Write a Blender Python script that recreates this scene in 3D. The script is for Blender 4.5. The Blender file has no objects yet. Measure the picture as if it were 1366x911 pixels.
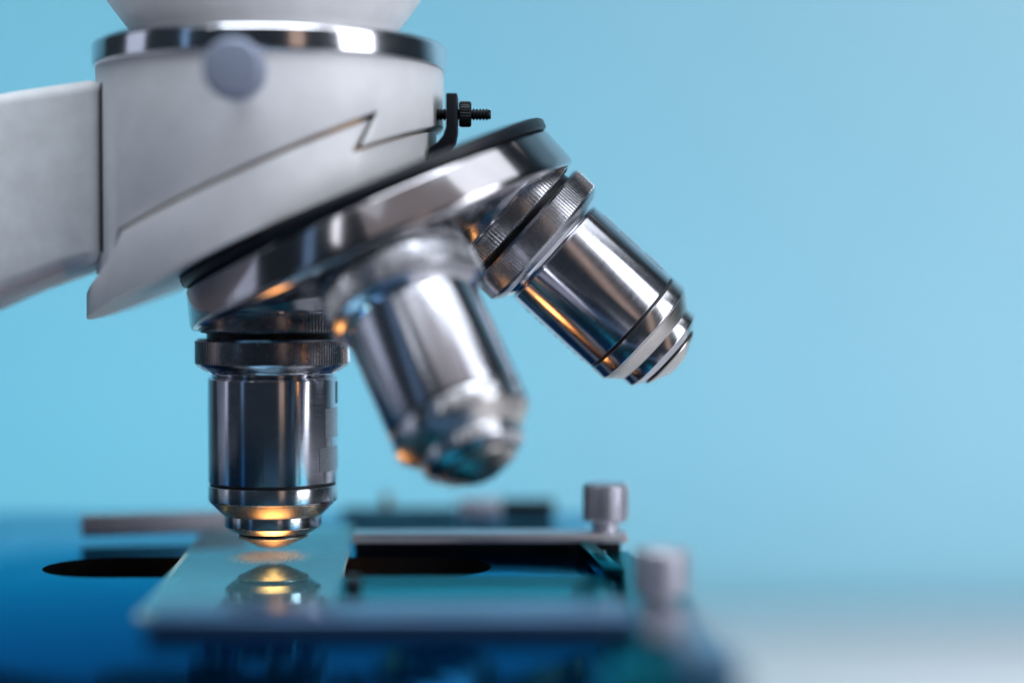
import bpy, bmesh, math, random
from mathutils import Vector, Matrix

random.seed(7)
R = math.radians
MM = 0.001
scene = bpy.context.scene
col = scene.collection

# ------------------------------------------------------------------ camera
FPX = 2500.0                        # focal length in pixels of the 1366 px wide photograph
CX, CY, CZ = 37.6, -294.0, 42.4     # camera position, mm (origin: where the optical axis meets the slide)
cam_data = bpy.data.cameras.new("camera")
cam_data.sensor_width = 36
cam_data.lens = FPX / 1366 * 36
cam_data.clip_start = 0.01
cam_data.clip_end = 20
cam_data.dof.use_dof = True
cam_data.dof.focus_distance = 0.2890
cam_data.dof.aperture_fstop = 3.4
cam_data.dof.aperture_blades = 0
camera = bpy.data.objects.new("camera", cam_data)
camera.location = (CX * MM, CY * MM, CZ * MM)
camera.rotation_euler = (R(90 - 1.73), 0, 0)
col.objects.link(camera)
scene.camera = camera

# ------------------------------------------------------------------ world: dim studio
world = bpy.data.worlds.new("World")
scene.world = world
world.use_nodes = True
bg = world.node_tree.nodes["Background"]
bg.inputs[0].default_value = (0.30, 0.42, 0.55, 1)
bg.inputs[1].default_value = 0.06
scene.view_settings.view_transform = 'Standard'
scene.view_settings.look = 'None'
scene.view_settings.exposure = 0.12
scene.view_settings.gamma = 1
scene.view_settings.use_curve_mapping = False
scene.cycles.max_bounces = 12
scene.cycles.transparent_max_bounces = 16
scene.cycles.sample_clamp_indirect = 6


def area(name, az, el, dist, w, h, power, color, target=(0.0, 0.0, 0.04)):
    """az: degrees from the camera side (-Y) towards +X."""
    L = bpy.data.lights.new(name, 'AREA')
    L.shape = 'RECTANGLE'
    L.size, L.size_y, L.energy, L.color = w, h, power, color
    o = bpy.data.objects.new(name, L)
    d = Vector((math.sin(R(az)) * math.cos(R(el)), -math.cos(R(az)) * math.cos(R(el)), math.sin(R(el))))
    t = Vector(target)
    o.location = t + d * dist
    o.rotation_euler = (-d).to_track_quat('-Z', 'Y').to_euler()
    col.objects.link(o)
    return o


area("window_light", 62, 17, 0.75, 0.30, 0.62, 3.4, (0.88, 0.92, 1.0))
area("side_fill_light", -86, 12, 0.9, 0.26, 0.6, 0.34, (0.72, 0.80, 1.0))
area("small_fill_light", -47, 16, 0.9, 0.08, 0.6, 0.07, (0.35, 0.60, 1.0))
area("warm_room_light", 23, 14, 1.0, 0.16, 0.7, 0.17, (1.0, 0.70, 0.55))
area("room_bounce_light", 16, 46, 1.2, 1.3, 0.55, 0.62, (1.0, 0.89, 0.90))
area("left_front_fill_light", -36, 52, 1.2, 0.9, 0.5, 0.7, (0.82, 0.92, 1.0))  # unseen frontal fill added to lighten the arm and left of the head
area("top_fill_light", 2, 76, 0.9, 0.6, 0.4, 8.0, (0.84, 0.92, 1.0))  # unseen fill from above, added to brighten the arm and head
area("high_strip_light", -33, 31, 0.9, 0.06, 0.2, 0.09, (0.9, 0.94, 1.0))
area("overhead_light", 75, 62, 0.8, 0.5, 0.5, 1.5, (0.88, 0.94, 1.0))
# unseen lamps added to light and tint the paper backdrop: a white one on the right, a cooler one on the left
def backdrop_lamp(name, loc, aim, power, color, w, h):
    L = bpy.data.lights.new(name, 'AREA')
    L.shape = 'RECTANGLE'
    L.size, L.size_y, L.energy, L.color = w, h, power, color
    o = bpy.data.objects.new(name, L)
    L.spread = R(130)
    o.location = loc
    o.rotation_euler = (Vector(aim) - Vector(loc)).to_track_quat('-Z', 'Y').to_euler()
    col.objects.link(o)


backdrop_lamp("backdrop_light_white", (0.62, 0.42, 0.60), (0.50, 0.9, -0.12), 2.5, (1.0, 0.93, 0.92), 0.6, 0.3)
backdrop_lamp("backdrop_light_cool", (-0.32, 0.42, 0.58), (-0.25, 0.9, -0.14), 1.45, (0.30, 0.88, 1.0), 0.6, 0.3)
backdrop_lamp("low_backdrop_fill_white", (0.50, 0.46, -0.12), (0.50, 0.9, -0.12), 1.0, (0.85, 0.96, 1.0), 0.6, 0.04)  # unseen low lamp added to even out the foot of the backdrop
backdrop_lamp("low_backdrop_fill_cool", (-0.25, 0.46, -0.12), (-0.25, 0.9, -0.12), 0.95, (0.30, 0.90, 1.0), 0.6, 0.04)  # low fill added for the left half, tinted cool
backdrop_lamp("high_backdrop_light_white", (0.95, 0.40, 0.75), (0.95, 0.9, 0.75), 1.8, (1.0, 0.93, 0.92), 0.8, 0.7)
backdrop_lamp("high_backdrop_light_cool", (-0.95, 0.40, 0.60), (-0.95, 0.9, 0.60), 1.8, (0.60, 0.92, 1.0), 0.8, 0.7)


# ------------------------------------------------------------------ materials
def new_mat(name):
    m = bpy.data.materials.new(name)
    m.use_nodes = True
    nt = m.node_tree
    p = nt.nodes["Principled BSDF"]
    return m, nt, p


def link(nt, a, b):
    nt.links.new(a, b)


def noise(nt, scale, detail=4, rough=0.55, vec_scale=None):
    tc = nt.nodes.new("ShaderNodeTexCoord")
    n = nt.nodes.new("ShaderNodeTexNoise")
    n.inputs["Scale"].default_value = scale
    n.inputs["Detail"].default_value = detail
    n.inputs["Roughness"].default_value = rough
    if vec_scale:
        mp = nt.nodes.new("ShaderNodeMapping")
        mp.inputs["Scale"].default_value = vec_scale
        link(nt, tc.outputs["Object"], mp.inputs["Vector"])
        link(nt, mp.outputs["Vector"], n.inputs["Vector"])
    else:
        link(nt, tc.outputs["Object"], n.inputs["Vector"])
    return n


def remap(nt, src, lo, hi, a=0.3, b=0.7):
    r = nt.nodes.new("ShaderNodeMapRange")
    r.inputs["From Min"].default_value = a
    r.inputs["From Max"].default_value = b
    r.inputs["To Min"].default_value = lo
    r.inputs["To Max"].default_value = hi
    link(nt, src, r.inputs["Value"])
    return r.outputs["Result"]


def ramp(nt, src, c0, c1, p0=0.35, p1=0.65):
    r = nt.nodes.new("ShaderNodeValToRGB")
    r.color_ramp.elements[0].position = p0
    r.color_ramp.elements[0].color = (*c0, 1)
    r.color_ramp.elements[1].position = p1
    r.color_ramp.elements[1].color = (*c1, 1)
    link(nt, src, r.inputs["Fac"])
    return r.outputs["Color"]


def bump(nt, p, src, strength, dist):
    b = nt.nodes.new("ShaderNodeBump")
    b.inputs["Strength"].default_value = strength
    b.inputs["Distance"].default_value = dist
    link(nt, src, b.inputs["Height"])
    link(nt, b.outputs["Normal"], p.inputs["Normal"])
    return b


def turned_metal(name, color, rough=(0.12, 0.22), aniso=0.75, relief=0.12):
    """metal turned on a lathe: fine rings round the local Z axis, highlight drawn out along it"""
    m, nt, p = new_mat(name)
    p.inputs["Metallic"].default_value = 1
    n = noise(nt, 1.0, 3, 0.6, (300, 300, 9000))
    lw = noise(nt, 420, 4)
    link(nt, ramp(nt, lw.outputs["Fac"], tuple(c * 0.90 for c in color), color), p.inputs["Base Color"])
    link(nt, remap(nt, n.outputs["Fac"], rough[0], rough[1]), p.inputs["Roughness"])
    p.inputs["Anisotropic"].default_value = aniso
    p.inputs["Anisotropic Rotation"].default_value = 0.25
    t = nt.nodes.new("ShaderNodeTangent")
    t.direction_type = 'RADIAL'
    t.axis = 'Z'
    link(nt, t.outputs["Tangent"], p.inputs["Tangent"])
    bump(nt, p, n.outputs["Fac"], relief, 0.00002)
    return m


def plain(name, color, rough, metallic=0.0, coat=0.0, grain=900, amount=0.12, relief=0.0, relief_dist=0.00003, spec=0.5):
    m, nt, p = new_mat(name)
    n = noise(nt, grain, 5, 0.6)
    lo = tuple(max(0.0, c * (1 - amount)) for c in color)
    link(nt, ramp(nt, n.outputs["Fac"], lo, color), p.inputs["Base Color"])
    n2 = noise(nt, grain * 0.22, 5, 0.65)
    link(nt, remap(nt, n2.outputs["Fac"], max(0.02, rough * 0.85), rough * 1.2), p.inputs["Roughness"])
    p.inputs["Metallic"].default_value = metallic
    p.inputs["Coat Weight"].default_value = coat
    p.inputs["Coat Roughness"].default_value = 0.05
    p.inputs["Specular IOR Level"].default_value = spec
    if relief:
        bump(nt, p, n.outputs["Fac"], relief, relief_dist)
    return m


M = {}
M["barrel"] = turned_metal("turned_chrome", (0.64, 0.64, 0.70), (0.14, 0.22), 0.75)
M["band"] = turned_metal("turned_chrome_bright", (0.66, 0.66, 0.69), (0.15, 0.24), 0.6)
M["nose"] = turned_metal("satin_turned_nose", (0.66, 0.62, 0.58), (0.24, 0.34), 0.3)
M["knob"] = plain("satin_aluminium_knob", (0.68, 0.68, 0.74), 0.36, 0.8, grain=1500, amount=0.1)
M["turret"] = plain("satin_turret_chrome", (0.46, 0.44, 0.46), 0.13, 1.0, grain=400, amount=0.08)
M["ringchrome"] = plain("worn_ring_chrome", (0.78, 0.78, 0.82), 0.13, 1.0, grain=500, amount=0.08)
M["knurl"] = plain("knurled_steel", (0.50, 0.50, 0.53), 0.24, 1.0, grain=2500, amount=0.25)
M["chrome"] = plain("polished_chrome", (0.82, 0.82, 0.84), 0.07, 1.0, grain=500, amount=0.06)
M["satin"] = plain("satin_nickel", (0.62, 0.60, 0.63), 0.24, 1.0, grain=900, amount=0.15)
M["white"] = plain("white_enamel", (0.76, 0.76, 0.775), 0.40, 0, 0.0, grain=260, amount=0.07, relief=0.5)
M["armpaint"] = plain("grey_white_enamel", (0.74, 0.76, 0.78), 0.48, 0, 0.0, grain=220, amount=0.12, relief=0.6)
M["black"] = plain("black_anodised", (0.008, 0.010, 0.015), 0.38, 0, grain=1500, amount=0.3, spec=0.25)
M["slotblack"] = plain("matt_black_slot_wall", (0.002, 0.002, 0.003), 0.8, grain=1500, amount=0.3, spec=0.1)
M["dome"] = plain("grey_satin_dome", (0.36, 0.37, 0.40), 0.24, 1.0, grain=500, amount=0.15)
M["clip"] = plain("pale_satin_clip", (0.52, 0.50, 0.56), 0.45, 0.25, grain=900, amount=0.12)
M["rubber"] = plain("black_groove_rubber", (0.008, 0.008, 0.010), 0.5, 0, grain=2500, amount=0.3)
M["brass_and_glow"] = plain("old_brass_and_gap_glow", (0.30, 0.16, 0.06), 0.4, 0.6, grain=1200, amount=0.4)  # brass of the rack pin; on the head core its brown paints warm light
M["screwgrey"] = plain("grey_blue_screw", (0.30, 0.34, 0.45), 0.45, 0.3, grain=1500, amount=0.1)
M["darksteel"] = plain("dark_blued_steel", (0.07, 0.16, 0.30), 0.30, 0.7, 0.3, grain=900, amount=0.2)
M["greysteel"] = plain("grey_blue_steel", (0.36, 0.37, 0.44), 0.30, 0.85, grain=900, amount=0.2)
M["holder"] = plain("teal_anodised_plate", (0.003, 0.045, 0.07), 0.20, 0.92, 0.0, grain=1500, amount=0.15)
M["holder"].node_tree.nodes["Principled BSDF"].inputs["Specular Tint"].default_value = (0.05, 0.90, 1.0, 1)
M["label"] = plain("pale_engraved_field", (0.62, 0.64, 0.68), 0.34, 0.75, grain=6000, amount=0.5)
M["table"] = plain("white_table_laminate", (0.50, 0.48, 0.50), 0.5, grain=90, amount=0.04)

# stage: glossy blue-black lacquer
m, nt, p = new_mat("blue_stage_lacquer")
n = noise(nt, 2600, 4, 0.6)
link(nt, ramp(nt, n.outputs["Fac"], (0.001, 0.045, 0.125), (0.001, 0.052, 0.14)), p.inputs["Base Color"])
p.inputs["Metallic"].default_value = 0.95
n2 = noise(nt, 160, 5, 0.65)
link(nt, remap(nt, n2.outputs["Fac"], 0.05, 0.09), p.inputs["Roughness"])
p.inputs["Coat Weight"].default_value = 0.0
p.inputs["Specular Tint"].default_value = (0.0, 0.68, 1.0, 1)
p.inputs["Coat Roughness"].default_value = 0.03
bump(nt, p, n.outputs["Fac"], 0.08, 0.00002)
M["stage"] = m

# backdrop: matt blue paper
m, nt, p = new_mat("blue_backdrop_paper")
n = noise(nt, 1.6, 3, 0.5)
link(nt, ramp(nt, n.outputs["Fac"], (0.176, 0.337, 0.425), (0.188, 0.352, 0.44)), p.inputs["Base Color"])
p.inputs["Roughness"].default_value = 0.9
n2 = noise(nt, 700, 4)
bump(nt, p, n2.outputs["Fac"], 0.2, 0.0002)
M["backdrop"] = m

# lens at the front of an objective
m, nt, p = new_mat("objective_front_glass")
n = noise(nt, 500)
link(nt, remap(nt, n.outputs["Fac"], 0.03, 0.06), p.inputs["Roughness"])
p.inputs["Base Color"].default_value = (0.30, 0.30, 0.34, 1)
p.inputs["Metallic"].default_value = 0.6
p.inputs["Coat Weight"].default_value = 1
M["lens"] = m

# lit condenser lens (this is the microscope's lamp)
m = bpy.data.materials.new("lit_condenser_lens")
m.use_nodes = True
nt = m.node_tree
nt.nodes.clear()
out = nt.nodes.new("ShaderNodeOutputMaterial")
em = nt.nodes.new("ShaderNodeEmission")
n = noise(nt, 300)
link(nt, ramp(nt, n.outputs["Fac"], (1.0, 0.34, 0.08), (1.0, 0.38, 0.10)), em.inputs["Color"])
geo = nt.nodes.new("ShaderNodeTexCoord")
gl_ = nt.nodes.new("ShaderNodeVectorMath")
gl_.operation = 'MULTIPLY'
gl_.inputs[1].default_value = (1, 1, 0)
ln = nt.nodes.new("ShaderNodeVectorMath")
ln.operation = 'LENGTH'
link(nt, geo.outputs["Object"], gl_.inputs[0])
link(nt, gl_.outputs[0], ln.inputs[0])
mr = nt.nodes.new("ShaderNodeMapRange")
mr.interpolation_type = 'SMOOTHSTEP'
mr.inputs["From Min"].default_value = 0.0
mr.inputs["From Max"].default_value = 0.0085
mr.inputs["To Min"].default_value = 27.0
mr.inputs["To Max"].default_value = 3.5
link(nt, ln.outputs["Value"], mr.inputs["Value"])
link(nt, mr.outputs["Result"], em.inputs["Strength"])
link(nt, em.outputs[0], out.inputs["Surface"])
M["lamp"] = m


def glass(name, top):
    m = bpy.data.materials.new(name)
    m.use_nodes = True
    nt = m.node_tree
    nt.nodes.clear()
    out = nt.nodes.new("ShaderNodeOutputMaterial")
    tr = nt.nodes.new("ShaderNodeBsdfTransparent")
    if not top:
        tr.inputs[0].default_value = (0.93, 0.98, 0.98, 1)
        link(nt, tr.outputs[0], out.inputs["Surface"])
        return m
    tr.inputs[0].default_value = (0.90, 0.97, 0.97, 1)
    gl = nt.nodes.new("ShaderNodeBsdfGlossy")
    gl.inputs["Roughness"].default_value = 0.035
    gl.inputs["Color"].default_value = (0.62, 0.95, 1.0, 1)
    fr = nt.nodes.new("ShaderNodeFresnel")
    fr.inputs["IOR"].default_value = 2.3
    mx = nt.nodes.new("ShaderNodeMixShader")
    link(nt, fr.outputs[0], mx.inputs[0])
    link(nt, tr.outputs[0], mx.inputs[1])
    link(nt, gl.outputs[0], mx.inputs[2])
    df = nt.nodes.new("ShaderNodeBsdfDiffuse")
    df.inputs[0].default_value = (0.30, 0.72, 0.85, 1)
    nz = noise(nt, 900, 5, 0.7)
    mx2 = nt.nodes.new("ShaderNodeMixShader")
    link(nt, remap(nt, nz.outputs["Fac"], 0.06, 0.13), mx2.inputs[0])
    link(nt, mx.outputs[0], mx2.inputs[1])
    link(nt, df.outputs[0], mx2.inputs[2])
    link(nt, mx2.outputs[0], out.inputs["Surface"])
    return m


M["glass_top"] = glass("slide_glass_face", True)
M["glass_under"] = glass("slide_glass_underside", False)
m, nt, p = new_mat("ground_glass_edge")
n = noise(nt, 4000)
link(nt, ramp(nt, n.outputs["Fac"], (0.35, 0.60, 0.60), (0.70, 0.85, 0.82)), p.inputs["Base Color"])
p.inputs["Roughness"].default_value = 0.3
M["glass_edge"] = m

m = bpy.data.materials.new("specimen_grains")
m.use_nodes = True
nt = m.node_tree
nt.nodes.clear()
out = nt.nodes.new("ShaderNodeOutputMaterial")
tl = nt.nodes.new("ShaderNodeBsdfTranslucent")
df = nt.nodes.new("ShaderNodeBsdfDiffuse")
mx = nt.nodes.new("ShaderNodeMixShader")
n = noise(nt, 3000)
c = ramp(nt, n.outputs["Fac"], (0.75, 0.72, 0.66), (0.95, 0.93, 0.90))
link(nt, c, tl.inputs[0])
link(nt, c, df.inputs[0])
mx.inputs[0].default_value = 0.93
link(nt, tl.outputs[0], mx.inputs[1])
link(nt, df.outputs[0], mx.inputs[2])
link(nt, mx.outputs[0], out.inputs["Surface"])
M["specimen"] = m


# ------------------------------------------------------------------ mesh helpers (all lengths in mm)
def finish(name, bm, mat, parent=None, mw=None, smooth=35):
    bmesh.ops.scale(bm, vec=(MM, MM, MM), verts=bm.verts)
    bmesh.ops.recalc_face_normals(bm, faces=bm.faces)
    me = bpy.data.meshes.new(name)
    bm.to_mesh(me)
    bm.free()
    if smooth:
        for f in me.polygons:
            f.use_smooth = True
        me.set_sharp_from_angle(angle=R(smooth))
    mats = mat if isinstance(mat, (list, tuple)) else [mat]
    for x in mats:
        me.materials.append(x)
    o = bpy.data.objects.new(name, me)
    col.objects.link(o)
    if parent:
        o.parent = parent
    if mw is not None:
        o.matrix_local = mw
    return o


def fillet(pts, r):
    """round the inner corners of an open profile"""
    out = [pts[0]]
    for i in range(1, len(pts) - 1):
        a, b, c = Vector(pts[i - 1]), Vector(pts[i]), Vector(pts[i + 1])
        u, v = a - b, c - b
        k = min(r, u.length * 0.42, v.length * 0.42)
        if k < 1e-4 or u.angle(v) > R(172):
            out.append(pts[i])
            continue
        p0, p2 = b + u.normalized() * k, b + v.normalized() * k
        for t in (0, 0.33, 0.67, 1):
            q = p0 * (1 - t) ** 2 + b * 2 * t * (1 - t) + p2 * t * t
            out.append((q.x, q.y))
    out.append(pts[-1])
    return out


def lathe(bm, prof, segs=128, r_fillet=0.12, knurl=None, mat=None):
    """prof: (radius, z) pairs; knurl=(count, depth, zlo, zhi) cuts real ridges"""
    prof = fillet(prof, r_fillet)
    if knurl:
        segs = knurl[0] * 4
    rings = []
    for (r, z) in prof:
        if r < 1e-6:
            rings.append([bm.verts.new((0, 0, z))])
            continue
        ring = []
        for i in range(segs):
            a = 2 * math.pi * i / segs
            rr = r
            if knurl and knurl[2] <= z <= knurl[3]:
                rr = r - (knurl[1] if i % 4 in (0, 1) else 0.0)
            ring.append(bm.verts.new((rr * math.cos(a), rr * math.sin(a), z)))
        rings.append(ring)
    for a, b in zip(rings[:-1], rings[1:]):
        if len(a) == 1 and len(b) == 1:
            continue
        for i in range(segs):
            j = (i + 1) % segs
            if len(a) == 1:
                bm.faces.new((a[0], b[i], b[j]))
            elif len(b) == 1:
                bm.faces.new((a[i], a[j], b[0]))
            else:
                bm.faces.new((a[i], a[j], b[j], b[i]))
    return bm


def lathe_obj(name, prof, mat, parent=None, mw=None, segs=128, fil=0.12, knurl=None, smooth=32):
    bm = bmesh.new()
    lathe(bm, prof, segs, fil, knurl)
    return finish(name, bm, mat, parent, mw, smooth)


def box_bm(x0, x1, y0, y1, z0, z1, bev=0.25, seg=2):
    bm = bmesh.new()
    bmesh.ops.create_cube(bm, size=1)
    for v in bm.verts:
        v.co = Vector(((x0 + x1) / 2 + v.co.x * (x1 - x0), (y0 + y1) / 2 + v.co.y * (y1 - y0), (z0 + z1) / 2 + v.co.z * (z1 - z0)))
    if bev:
        bmesh.ops.bevel(bm, geom=list(bm.edges), offset=bev, segments=seg, affect='EDGES', profile=0.5)
    return bm


def box(name, x0, x1, y0, y1, z0, z1, mat, parent=None, bev=0.25, seg=2, mw=None):
    return finish(name, box_bm(x0, x1, y0, y1, z0, z1, bev, seg), mat, parent, mw)


def prism_bm(pts, lo, hi, axis='Y', bev=0.25, seg=2):
    """polygon in XZ extruded along Y, or in XY extruded along Z"""
    bm = bmesh.new()
    def P(a, b, t):
        return (a, t, b) if axis == 'Y' else (a, b, t)
    A = [bm.verts.new(P(a, b, lo)) for a, b in pts]
    B = [bm.verts.new(P(a, b, hi)) for a, b in pts]
    bm.faces.new(A)
    bm.faces.new(B[::-1])
    n = len(pts)
    for i in range(n):
        j = (i + 1) % n
        bm.faces.new((A[i], B[i], B[j], A[j]))
    bmesh.ops.recalc_face_normals(bm, faces=bm.faces)
    if bev:
        bmesh.ops.bevel(bm, geom=list(bm.edges), offset=bev, segments=seg, affect='EDGES', profile=0.5)
    return bm


def prism(name, pts, lo, hi, mat, parent=None, axis='Y', bev=0.25, seg=2, mw=None):
    return finish(name, prism_bm(pts, lo, hi, axis, bev, seg), mat, parent, mw)


def boolean(o, cutter, op, bevel=0.0):
    md = o.modifiers.new("b", 'BOOLEAN')
    md.operation = op
    md.solver = 'EXACT'
    md.object = cutter
    if bevel:
        bv = o.modifiers.new("v", 'BEVEL')
        bv.width = bevel * MM
        bv.segments = 3
        bv.limit_method = 'ANGLE'
        bv.angle_limit = R(35)
    dg = bpy.context.evaluated_depsgraph_get()
    me = bpy.data.meshes.new_from_object(o.evaluated_get(dg))
    o.modifiers.clear()
    mats = list(o.data.materials)
    o.data = me
    me.materials.clear()
    for x in mats:
        me.materials.append(x)
    for f in me.polygons:
        f.use_smooth = True
    me.set_sharp_from_angle(angle=R(30))
    bpy.data.objects.remove(cutter)


def at(px, py, Y):
    """world x, z (mm) of a photograph pixel at depth Y"""
    s = FPX / (Y - CY)
    return CX + (px - 683) / s, CZ + (380 - py) / s


def arc(cx, cy, r, a0, a1, n):
    return [(cx + r * math.cos(R(a0 + (a1 - a0) * i / n)), cy + r * math.sin(R(a0 + (a1 - a0) * i / n))) for i in range(n + 1)]


def empty(name, parent=None, mw=None):
    o = bpy.data.objects.new(name, None)
    o.empty_display_size = 0.01
    col.objects.link(o)
    if parent:
        o.parent = parent
    if mw is not None:
        o.matrix_local = mw
    return o


def T(x, y, z):
    return Matrix.Translation((x * MM, y * MM, z * MM))


# ------------------------------------------------------------------ the setting
tb = box("table", -900, 1300, -500, 763, -175, -150, M["table"], bev=4, seg=3)
tb["kind"] = "structure"
bk = box("backdrop", -1500, 1700, 900, 906, -900, 1500, M["backdrop"], bev=0)
bk["kind"] = "structure"

# ------------------------------------------------------------------ the microscope
mic = empty("microscope", mw=T(-60, 0, -150))
mic["label"] = "white and chrome laboratory microscope with three objective lenses above a glossy blue stage"
mic["category"] = "microscope"
OFF = T(60, 0, 150)      # children are written in scene coordinates

# --- arm
arm_pts = [(-24.1, 73.4), (-39, 71.2), (-75, 62), (-104, 44), (-120, 12), (-124, -60), (-124, -134),
           (-84, -134), (-84, -60), (-82, -2), (-70, 20), (-58, 32.6), (-39, 41.2), (-30, 44.4), (-24.1, 46.0)]
arm = finish("arm", prism_bm(arm_pts, -13.2, 13.2, 'Y', 2.2, 5), M["armpaint"], mic, OFF)
arm["label"] = "grey-white curved arm holding the head"
box("arm_joint_shade", -24.2, -20.8, -12.9, 12.9, 46.8, 73.0, M["black"], mic, bev=0.8, mw=OFF)  # black piece standing for the shadow in the gap between arm and head
base = box("base", -132, 70, -62, 62, -150, -132, M["armpaint"], mic, bev=4, seg=4, mw=OFF)

# --- head casting: a vertical drum cut by slanted planes
def drum(name, cx, r, z0, z1, mat):
    bm = bmesh.new()
    lathe(bm, [(0, z0), (r, z0), (r, z1), (0, z1)], 160, 0.0)
    for v in bm.verts:
        v.co.x += cx
    return finish(name, bm, mat, mic, OFF, 30)


def xz_cutter(pts):
    bm = prism_bm(pts, -60, 60, 'Y', 0)
    return finish("cutter", bm, M["white"], None, T(0, 0, 0), 0)


sl = math.tan(R(24))
head = drum("head_body", 0, 26.9, 40, 75.8, M["white"])
bpy.context.view_layer.update()
cut = xz_cutter([(-34, 79), (34, 79), (34, 62.4 + (34 - 15.6) * 0.40), (15.6, 62.4), (18.0, 59.7 + 18.0 * sl), (-20.5, 59.7 - 20.5 * sl),
                 (-22.5, 44.0), (-34, 44.0)])
boolean(head, cut, 'INTERSECT', 0.5)
head["label"] = "white enamelled drum-shaped head above the slanted joint"
low = drum("lower_head_casting", -1.3, 27.15, 30, 76, M["white"])
bpy.context.view_layer.update()
g = 0.8
cut = xz_cutter([(-34, 49.6 - 34 * sl), (-34, 35.6), (-22.0, 45.6), (-19.4, 59.7 - 19.4 * sl - g), (16.8, 59.7 + 16.8 * sl - g), (14.3, 61.4),
                 (34, 61.4 + (34 - 14.3) * 0.40), (34, 49.6 + 34 * sl)])
boolean(low, cut, 'INTERSECT', 0.5)
core = drum("glow_tinted_core", -0.5, 25.2, 50.5, 75.0, M["brass_and_glow"])  # core coloured brown to paint the warm light inside the slanted gap
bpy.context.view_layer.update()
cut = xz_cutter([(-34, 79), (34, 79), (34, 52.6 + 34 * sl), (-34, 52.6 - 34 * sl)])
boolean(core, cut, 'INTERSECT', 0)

lathe_obj("head_ring", [(20, 75.6), (27.35, 75.6), (27.5, 76.2), (27.5, 79.0), (26.8, 79.7), (20, 79.8)], M["ringchrome"], mic, OFF, 192, 0.3)
lathe_obj("viewing_head", [(19, 81.6), (20.2, 81.6), (20.4, 83.5), (23.8, 88), (27.0, 93), (28, 98), (28, 125), (26, 128), (0, 128)],
          M["white"], mic, OFF @ T(-1.2, 0, -2.1), 128, 1.2)

# thumb screw pointing at the camera
RY = Matrix.Rotation(R(90), 4, 'X')     # local +Z -> -Y
x, z = at(312, 92, -36)
scr = lathe_obj("clamp_screw", [(0, 24), (1.6, 24), (1.6, 31.2), (3.9, 31.4), (4.25, 31.8), (4.25, 36.3), (3.7, 36.8), (0, 36.95)],
                M["screwgrey"], mic, OFF @ T(x, 0, z) @ RY, fil=0.1, knurl=(44, 0.16, 31.7, 36.5))
scr["label"] = "small grey clamp screw on the side of the head"

# --- nosepiece: everything revolves about an axis tilted 24 degrees from the optical axis
APEX = Vector((0, 0, 87.4))
AL = 24.0
YAW = 3.0
yawm = Matrix.Rotation(R(YAW), 4, 'Z')
naxis = (yawm @ Vector((math.sin(R(AL)), 0, -math.cos(R(AL)))))


def axis_frame(direction, origin):
    """local +Z runs along direction from origin (mm)"""
    q = Vector(direction).to_track_quat('Z', 'Y').to_matrix().to_4x4()
    return T(*origin) @ q


nf = axis_frame(naxis, APEX)
nose = lathe_obj("nosepiece", [(22, 36.5), (30.2, 36.5), (30.8, 36.8), (32.5, 41.9), (32.5, 42.6), (31.6, 43.3), (29.6, 43.2), (28.2, 42.0)],
                 M["turret"], mic, OFF @ nf, 192, 0.35)
nose["label"] = "revolving chrome nosepiece on a slant under the head"
ninv = Matrix.Identity(4)
lathe_obj("index_plate", [(10, 34.3), (30.4, 34.3), (31.0, 34.8), (31.0, 36.0), (30.5, 36.4), (10, 36.4)], M["black"], nose, ninv, 192, 0.25)
lathe_obj("turret_dome", [(28.6, 41.6), (26, 42.6), (20, 44.6), (12, 46.2), (5, 46.9), (4.2, 48.2), (2.0, 48.8), (0, 48.8)],
          M["dome"], nose, ninv, 160, 0.8)

# the knurled ring and cone each objective screws into, then the objectives
TIP = APEX.z - 1.3                   # distance from the apex to the tip of an objective


def direction(phi):
    """unit vector of an objective, phi round the nosepiece axis (0 = the vertical one)"""
    n = Vector((math.sin(R(AL)), 0, -math.cos(R(AL))))
    v = Vector((0, 0, -1))
    v = Matrix.Rotation(R(phi), 4, n) @ v
    return yawm @ v


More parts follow.
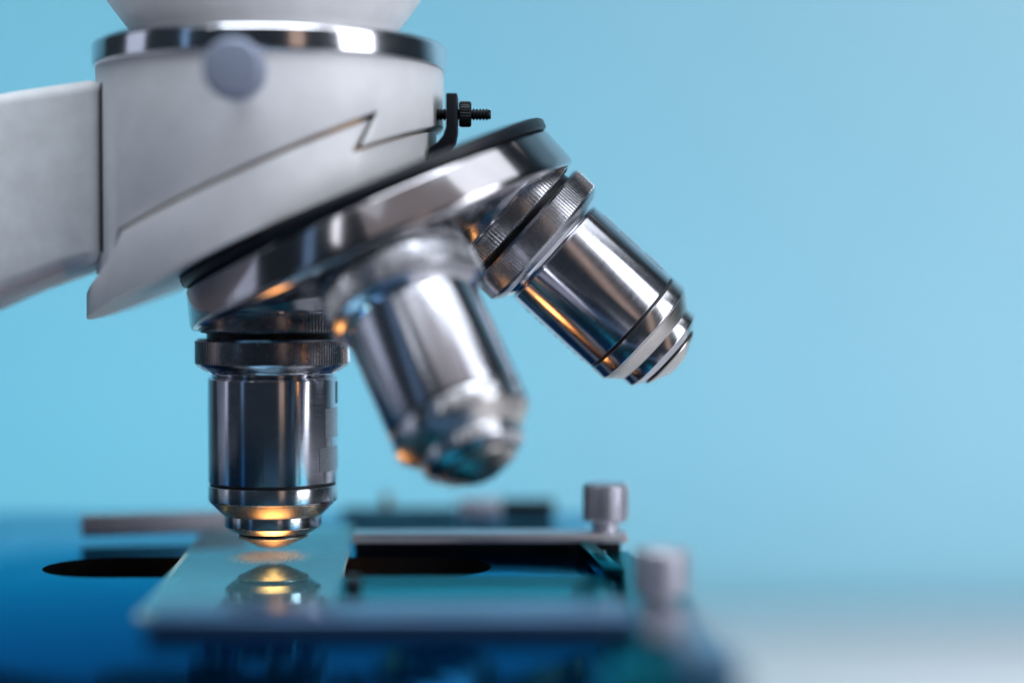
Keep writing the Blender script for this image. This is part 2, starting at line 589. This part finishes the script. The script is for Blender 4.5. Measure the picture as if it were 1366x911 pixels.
def make_objective(name, phi, k=1.0, label="", tip=TIP):
    d = direction(phi)
    f = nf.inverted() @ axis_frame(d, APEX)
    lathe_obj("adapter_cone", [(7.0, 44.6), (7.9, 45.2), (11.0, 49.0), (11.0, 49.5), (8, 49.5)], M["chrome"], nose, f, 128, 0.25)
    lathe_obj("adapter_ring", [(8, 49.3), (11.0, 49.3), (11.45, 49.6), (11.45, 52.1), (11.0, 52.5), (8, 52.5)], M["knurl"], nose, f,
              fil=0.06, knurl=(120, 0.2, 49.55, 52.2))
    lathe_obj("adapter_neck", [(7, 52.4), (10.2, 52.4), (10.2, 53.8), (7, 53.8)], M["black"], nose, f, 96, 0.05)
    # objective frame: origin at the tip, +Z back towards the turret
    of = OFF @ T(*(APEX + d * tip)) @ (-d).to_track_quat('Z', 'Y').to_matrix().to_4x4()
    rb = 10.12 * k
    o = lathe_obj(name, [(rb - 1, 10.35), (rb, 10.35), (rb, 26.4), (rb - 0.25, 26.75), (rb - 0.9, 26.8), (rb - 0.9, 27.1)],
                  M["barrel"], mic, of, 192, 0.1)
    o["label"] = label
    I = Matrix.Identity(4)
    lathe_obj("knurled_collar", [(8.5, 27.6), (10.6, 27.65), (11.7, 28.45), (12.05, 28.9), (12.05, 32.3), (11.65, 32.75), (8.5, 32.8)],
              M["knurl"], o, I, fil=0.08, knurl=(144, 0.2, 28.85, 32.35))
    lathe_obj("collar_shoulder", [(8, 26.9), (9.6, 26.9), (9.9, 27.2), (10.5, 27.7), (8, 27.75)], M["chrome"], o, I, 128, 0.1)
    lathe_obj("groove_ring", [(8, 9.75), (rb - 0.32, 9.8), (rb - 0.32, 10.4), (8, 10.45)], M["rubber"], o, I, 128, 0.05)
    lathe_obj("lower_barrel", [(7.5, 7.3), (rb - 0.15, 7.33), (rb, 7.5), (rb, 9.85), (8, 9.85)], M["band"], o, I, 192, 0.14)
    lathe_obj("lower_chamfer", [(6, 5.1), (7.7, 5.1), (rb - 0.2, 7.3), (7.5, 7.32)], M["nose"], o, I, 192, 0.1)
    lathe_obj("nose_band", [(5.2, 2.3), (6.1, 2.35), (7.55, 3.35), (7.55, 5.2), (5, 5.2)], M["band"], o, I, 160, 0.12)
    lathe_obj("nose_groove", [(4, 1.85), (5.35, 1.85), (5.35, 2.4), (4, 2.4)], M["rubber"], o, I, 96, 0.03)
    lathe_obj("nose_cone", [(1.3, 0.22), (1.7, 0.0), (2.2, 0.05), (5.6, 1.65), (5.65, 1.9), (4, 1.95)], M["nose"], o, I, 128, 0.15)
    lathe_obj("front_lens", [(0, 0.05), (0.7, 0.10), (1.2, 0.2), (1.45, 0.3), (1.45, 0.8)], M["lens"], o, I, 64, 0.02)
    return o


def patch(o, r, a0, a1, z0, z1, mat, name="engraved_label"):
    """thin field printed round a barrel; angles in the objective's own frame"""
    bm = bmesh.new()
    n = 10
    rows = []
    for i in range(n + 1):
        a = R(a0 + (a1 - a0) * i / n)
        rows.append([bm.verts.new((rr * math.cos(a), rr * math.sin(a), zz)) for rr, zz in ((r - 0.2, z0), (r + 0.05, z0), (r + 0.05, z1), (r - 0.2, z1))])
    for a, b in zip(rows[:-1], rows[1:]):
        for j in range(3):
            bm.faces.new((a[j], b[j], b[j + 1], a[j + 1]))
    bm.faces.new(rows[0])
    bm.faces.new(rows[-1][::-1])
    return finish(name, bm, mat, o, Matrix.Identity(4), 30)


obj_a = make_objective("objective", 0, 1.0, "upright objective directly over the slide, tip lit orange")
obj_b = make_objective("objective", -90, 1.0, "blurred objective in front, tilted towards the viewer")
obj_c = make_objective("objective", 180, 0.955, "sharp objective pointing out to the lower right")
if direction(-90).y > 0:
    raise RuntimeError("phi sign")


def world_angle(o, vec):
    """angle, in the objective's frame, of a scene direction"""
    bpy.context.view_layer.update()
    v = o.matrix_world.to_3x3().inverted() @ Vector(vec)
    return math.degrees(math.atan2(v.y, v.x))


a = world_angle(obj_a, (1, 0, 0))
s = -1 if world_angle(obj_a, (0, -1, 0)) - a > 0 else 1
for (z0, z1, w) in ((12.2, 16.0, 38), (17.4, 22.0, 30)):
    patch(obj_a, 10.12, a - s * w, a + s * 25, z0, z1, M["label"])
patch(obj_a, 10.12, a - s * 8, a + s * 10, 22.6, 26.0, M["black"], "engraved_mark")
a = world_angle(obj_c, (0.67, 0, 0.74))
for (z0, z1) in ((12.0, 15.6), (17.0, 21.0), (21.8, 24.6)):
    patch(obj_c, 10.12 * 0.955, a - 14, a + 16, z0, z1, M["label"])
for i in range(9):
    z0 = 11.5 + i * 1.4 + random.random() * 0.4
    patch(obj_c, 10.12 * 0.955, a + 180 - 9, a + 180 + 4, z0, z0 + 0.5 + random.random() * 0.4, M["black"], "engraved_mark")

# --- index bracket with its set screw, right of the head
def px_poly(pts, Y):
    return [at(x, y, Y) for x, y in pts]


br = prism("stop_bracket", px_poly([(596, 128), (611, 128), (611, 178), (608, 192), (600, 203), (588, 214), (570, 214), (574, 200), (585, 192), (592, 184), (596, 172)], -6),
           -9.2, -2.8, M["black"], mic, 'Y', 0.22, 2, OFF)
br["label"] = "small black bent bracket carrying a set screw"
RX = Matrix.Rotation(R(90), 4, 'Y')      # local +Z -> +X
x0, zc = at(582, 154, -6)
x1, _ = at(655, 154, -6)
prof = [(0, 0), (0.5, 0)]
zz = 0.05
L = x1 - x0
while zz < L - 0.5:
    prof += [(0.68, zz), (0.92, zz + 0.18), (0.92, zz + 0.26), (0.68, zz + 0.44)]
    zz += 0.5
prof += [(0.8, L - 0.3), (0.6, L), (0, L)]
lathe_obj("set_screw", prof, M["black"], br, T(x0, -6, zc) @ RX, 32, 0.0)
nx0, nz = at(612.5, 153.5, -6)
nx1, _ = at(629, 153.5, -6)
lathe_obj("lock_nut", [(0.8, 0), (1.75, 0), (1.98, 0.25), (1.98, nx1 - nx0 - 0.25), (1.75, nx1 - nx0), (0.8, nx1 - nx0)], M["black"], br,
          T(nx0, -6, nz) @ RX, fil=0.08, knurl=(26, 0.10, 0.2, nx1 - nx0 - 0.2))

# --- stage
ST = -1.2
stage = box("stage", -88, 52.4, -112, 66, ST - 8, ST, M["stage"], mic, bev=0.9, seg=3, mw=OFF)
stage["label"] = "glossy blue stage plate with a long slot"
bpy.context.view_layer.update()
slot = arc(-24, -5.2, 10.8, 90, 270, 24) + arc(23.6, -5.2, 10.8, -90, 90, 24)
cutter = finish("cutter", prism_bm(slot, -20, 10, 'Z', 0), M["stage"], None, T(0, 0, 0), 0)
boolean(stage, cutter, 'DIFFERENCE', 0.0)
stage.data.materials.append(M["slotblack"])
for f in stage.data.polygons:              # the cut through the plate gets near-black walls
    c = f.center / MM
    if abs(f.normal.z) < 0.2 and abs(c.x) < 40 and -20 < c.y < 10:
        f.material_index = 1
box("stage_support", -100, -14, -13, 13, ST - 22, ST - 8.1, M["black"], mic, bev=1, mw=OFF)
cond = lathe_obj("condenser", [(0, -32), (16, -32), (17.5, -30), (17.5, -13), (15, -11), (10.4, -9.6), (9.6, -9.6), (9.2, -10.2), (9.2, -16.4), (0, -16.4)],
                 M["black"], mic, OFF, 96, 0.3)
lathe_obj("condenser_lens", [(8.9, -16.3), (8.4, -15.8), (5, -15.0), (2.5, -14.6), (0, -14.5)], M["lamp"], cond, Matrix.Identity(4), 64, 0.0)

# --- specimen holder on the stage
hold = empty("slide_holder", mic, OFF)
hold["label"] = "mechanical holder with two bars and two knurled screws"
# rear bar
fx0, _ = at(472, 715, 13)
fx1, _ = at(836, 715, 13)
prism("rear_bar", [(fx0, 8.8), (fx0, 15.8), (fx1, 15.8), (fx1, 8.8)], 0.5, 2.0, M["knob"], hold, 'Z', 0.2)
box("rear_bar_lip", fx0 + 0.2, fx1 - 1, 11, 14, ST + 0.02, 0.45, M["black"], hold, bev=0.1)
# front bar
gx0, _ = at(200, 820, -60)
gx1, _ = at(846, 820, -60)
prism("front_bar", [(gx0, -65.5), (gx0, -55.5), (gx1, -54.0), (gx1, -65.5)], ST + 0.3, 2.0, M["darksteel"], hold, 'Z', 0.5, 3)
# flat plate right of the slide
prism("holder_plate", [(12.8, -22), (51.5, -21.0), (51.5, -53.7), (14.2, -54.6)], ST + 0.02, 0.0, M["holder"], hold, 'Z', 0.12)
lathe_obj("pivot_pin", [(0, 2.2), (1.0, 2.2), (1.3, 1.9), (1.3, 0.02), (0, 0.02)], M["black"], hold, T(15.6, -36, 0), 32, 0.1)
# side rail along the right of the holder
prism("side_rail", [(48.3, 8.6), (50.6, 8.6), (54.0, -20.9), (51.2, -20.9)], ST + 0.02, 0.9, M["holder"], hold, 'Z', 0.12)
prism("side_plate", [(52.6, 8.6), (56.5, 8.6), (62.6, -40), (62.6, -60), (61.0, -112), (47.0, -112), (48.5, -66.5), (52.8, -66.5), (53.0, -21)],
      ST - 6, -0.6, M["holder"], hold, 'Z', 0.4)
box("drive_block", 56.2, 62.6, -96, -74, -0.55, 1.6, M["darksteel"], hold, bev=0.6)
box("drive_cover", 54.0, 62.0, -72, -47.8, -0.55, 0.4, M["greysteel"], hold, bev=0.5)
# rack along the back of the stage
rx0, _ = at(455, 690, 58)
rx1, _ = at(611, 690, 58)
box("rack_rod", rx0, rx1, 57, 60, ST + 0.05, 0.35, M["black"], hold, bev=0.2)
bx1, _ = at(668, 690, 58)
bx2, _ = at(740, 690, 58)
box("rack_block", rx1, bx1, 54, 61, ST + 0.05, 2.3, M["knob"], hold, bev=0.4)
box("rack_stop", bx1 + 0.02, bx2, 54.5, 60.5, ST + 0.05, 2.0, M["black"], hold, bev=0.4)
px_, _ = at(515, 680, 58)
lathe_obj("rack_pin", [(0, 3.2), (0.7, 3.2), (0.9, 2.9), (0.9, 0.3), (0, 0.3)], M["brass_and_glow"], hold, T(px_, 58.5, 0), 24, 0.1)
# two knurled screws
kp = [(0, 0), (2.2, 0), (2.2, 1.3), (3.3, 1.6), (3.75, 2.0), (3.75, 7.3), (3.4, 7.75), (0, 7.8)]
k1 = lathe_obj("holder_screw", kp, M["knob"], hold, T(53.0, 13.8, 2.0), fil=0.12, knurl=(26, 0.42, 1.9, 7.4))
k1["label"] = "rear knurled screw of the holder"
k2 = lathe_obj("holder_screw", kp, M["knob"], hold, T(57.6, -44, -0.6), fil=0.12, knurl=(26, 0.42, 1.9, 7.4))
k2["label"] = "front knurled screw of the holder"
# spring clip left of the slide, with graduation notches
cl = empty("spring_clip", mic, OFF @ T(-19.5, 30, 0) @ Matrix.Rotation(R(14), 4, 'Z'))
cl["label"] = "flat grey spring clip left of the slide"
box("clip_bar", -17.2, 11, -1.8, 1.8, -0.5, 3.0, M["clip"], cl, bev=0.25)
for i in range(19):
    box("graduation_notch", -16.4 + i * 1.2, -16.05 + i * 1.2, -1.95, -1.82, -0.3, 0.2, M["black"], cl, bev=0)

# ------------------------------------------------------------------ the glass slide
slide = empty("glass_slide", mw=T(0, 0, 0) @ Matrix.Rotation(R(3.3), 4, 'Z'))
slide["label"] = "clear glass microscope slide lying across the stage slot under the upright objective"
slide["category"] = "glass slide"
sx0, sx1, sy0, sy1 = -14.3, 11.6, -51.0, 38.0
bm = box_bm(sx0, sx1, sy0, sy1, ST + 0.03, -0.2, 0.07, 1)
gp = finish("glass_plate", bm, [M["glass_edge"], M["glass_top"], M["glass_under"]], slide, Matrix.Identity(4), 0)
for f in gp.data.polygons:
    f.material_index = 1 if f.normal.z > 0.9 else (2 if f.normal.z < -0.9 else 0)
# specimen: a smear of grains where the light comes through
bm = bmesh.new()
for i in range(5200):
    r = 7.2 * random.random() ** 0.75 * (0.6 + 0.4 * random.random())
    a = random.random() * 2 * math.pi
    q = random.uniform(0.03, 0.12) * (1.25 - r / 9)
    x, y = r * math.cos(a) - 0.6, 1.35 * r * math.sin(a) - 1.0
    t = random.random() * 3
    vs = [bm.verts.new((x + q * math.cos(t + k * 2.09), y + q * math.sin(t + k * 2.09), -0.19)) for k in range(3)]
    top = bm.verts.new((x, y, -0.19 + q * 0.9))
    for k in range(3):
        bm.faces.new((vs[k], vs[(k + 1) % 3], top))
sp = finish("specimen", bm, M["specimen"], slide, Matrix.Identity(4), 0)
sp["kind"] = "stuff"
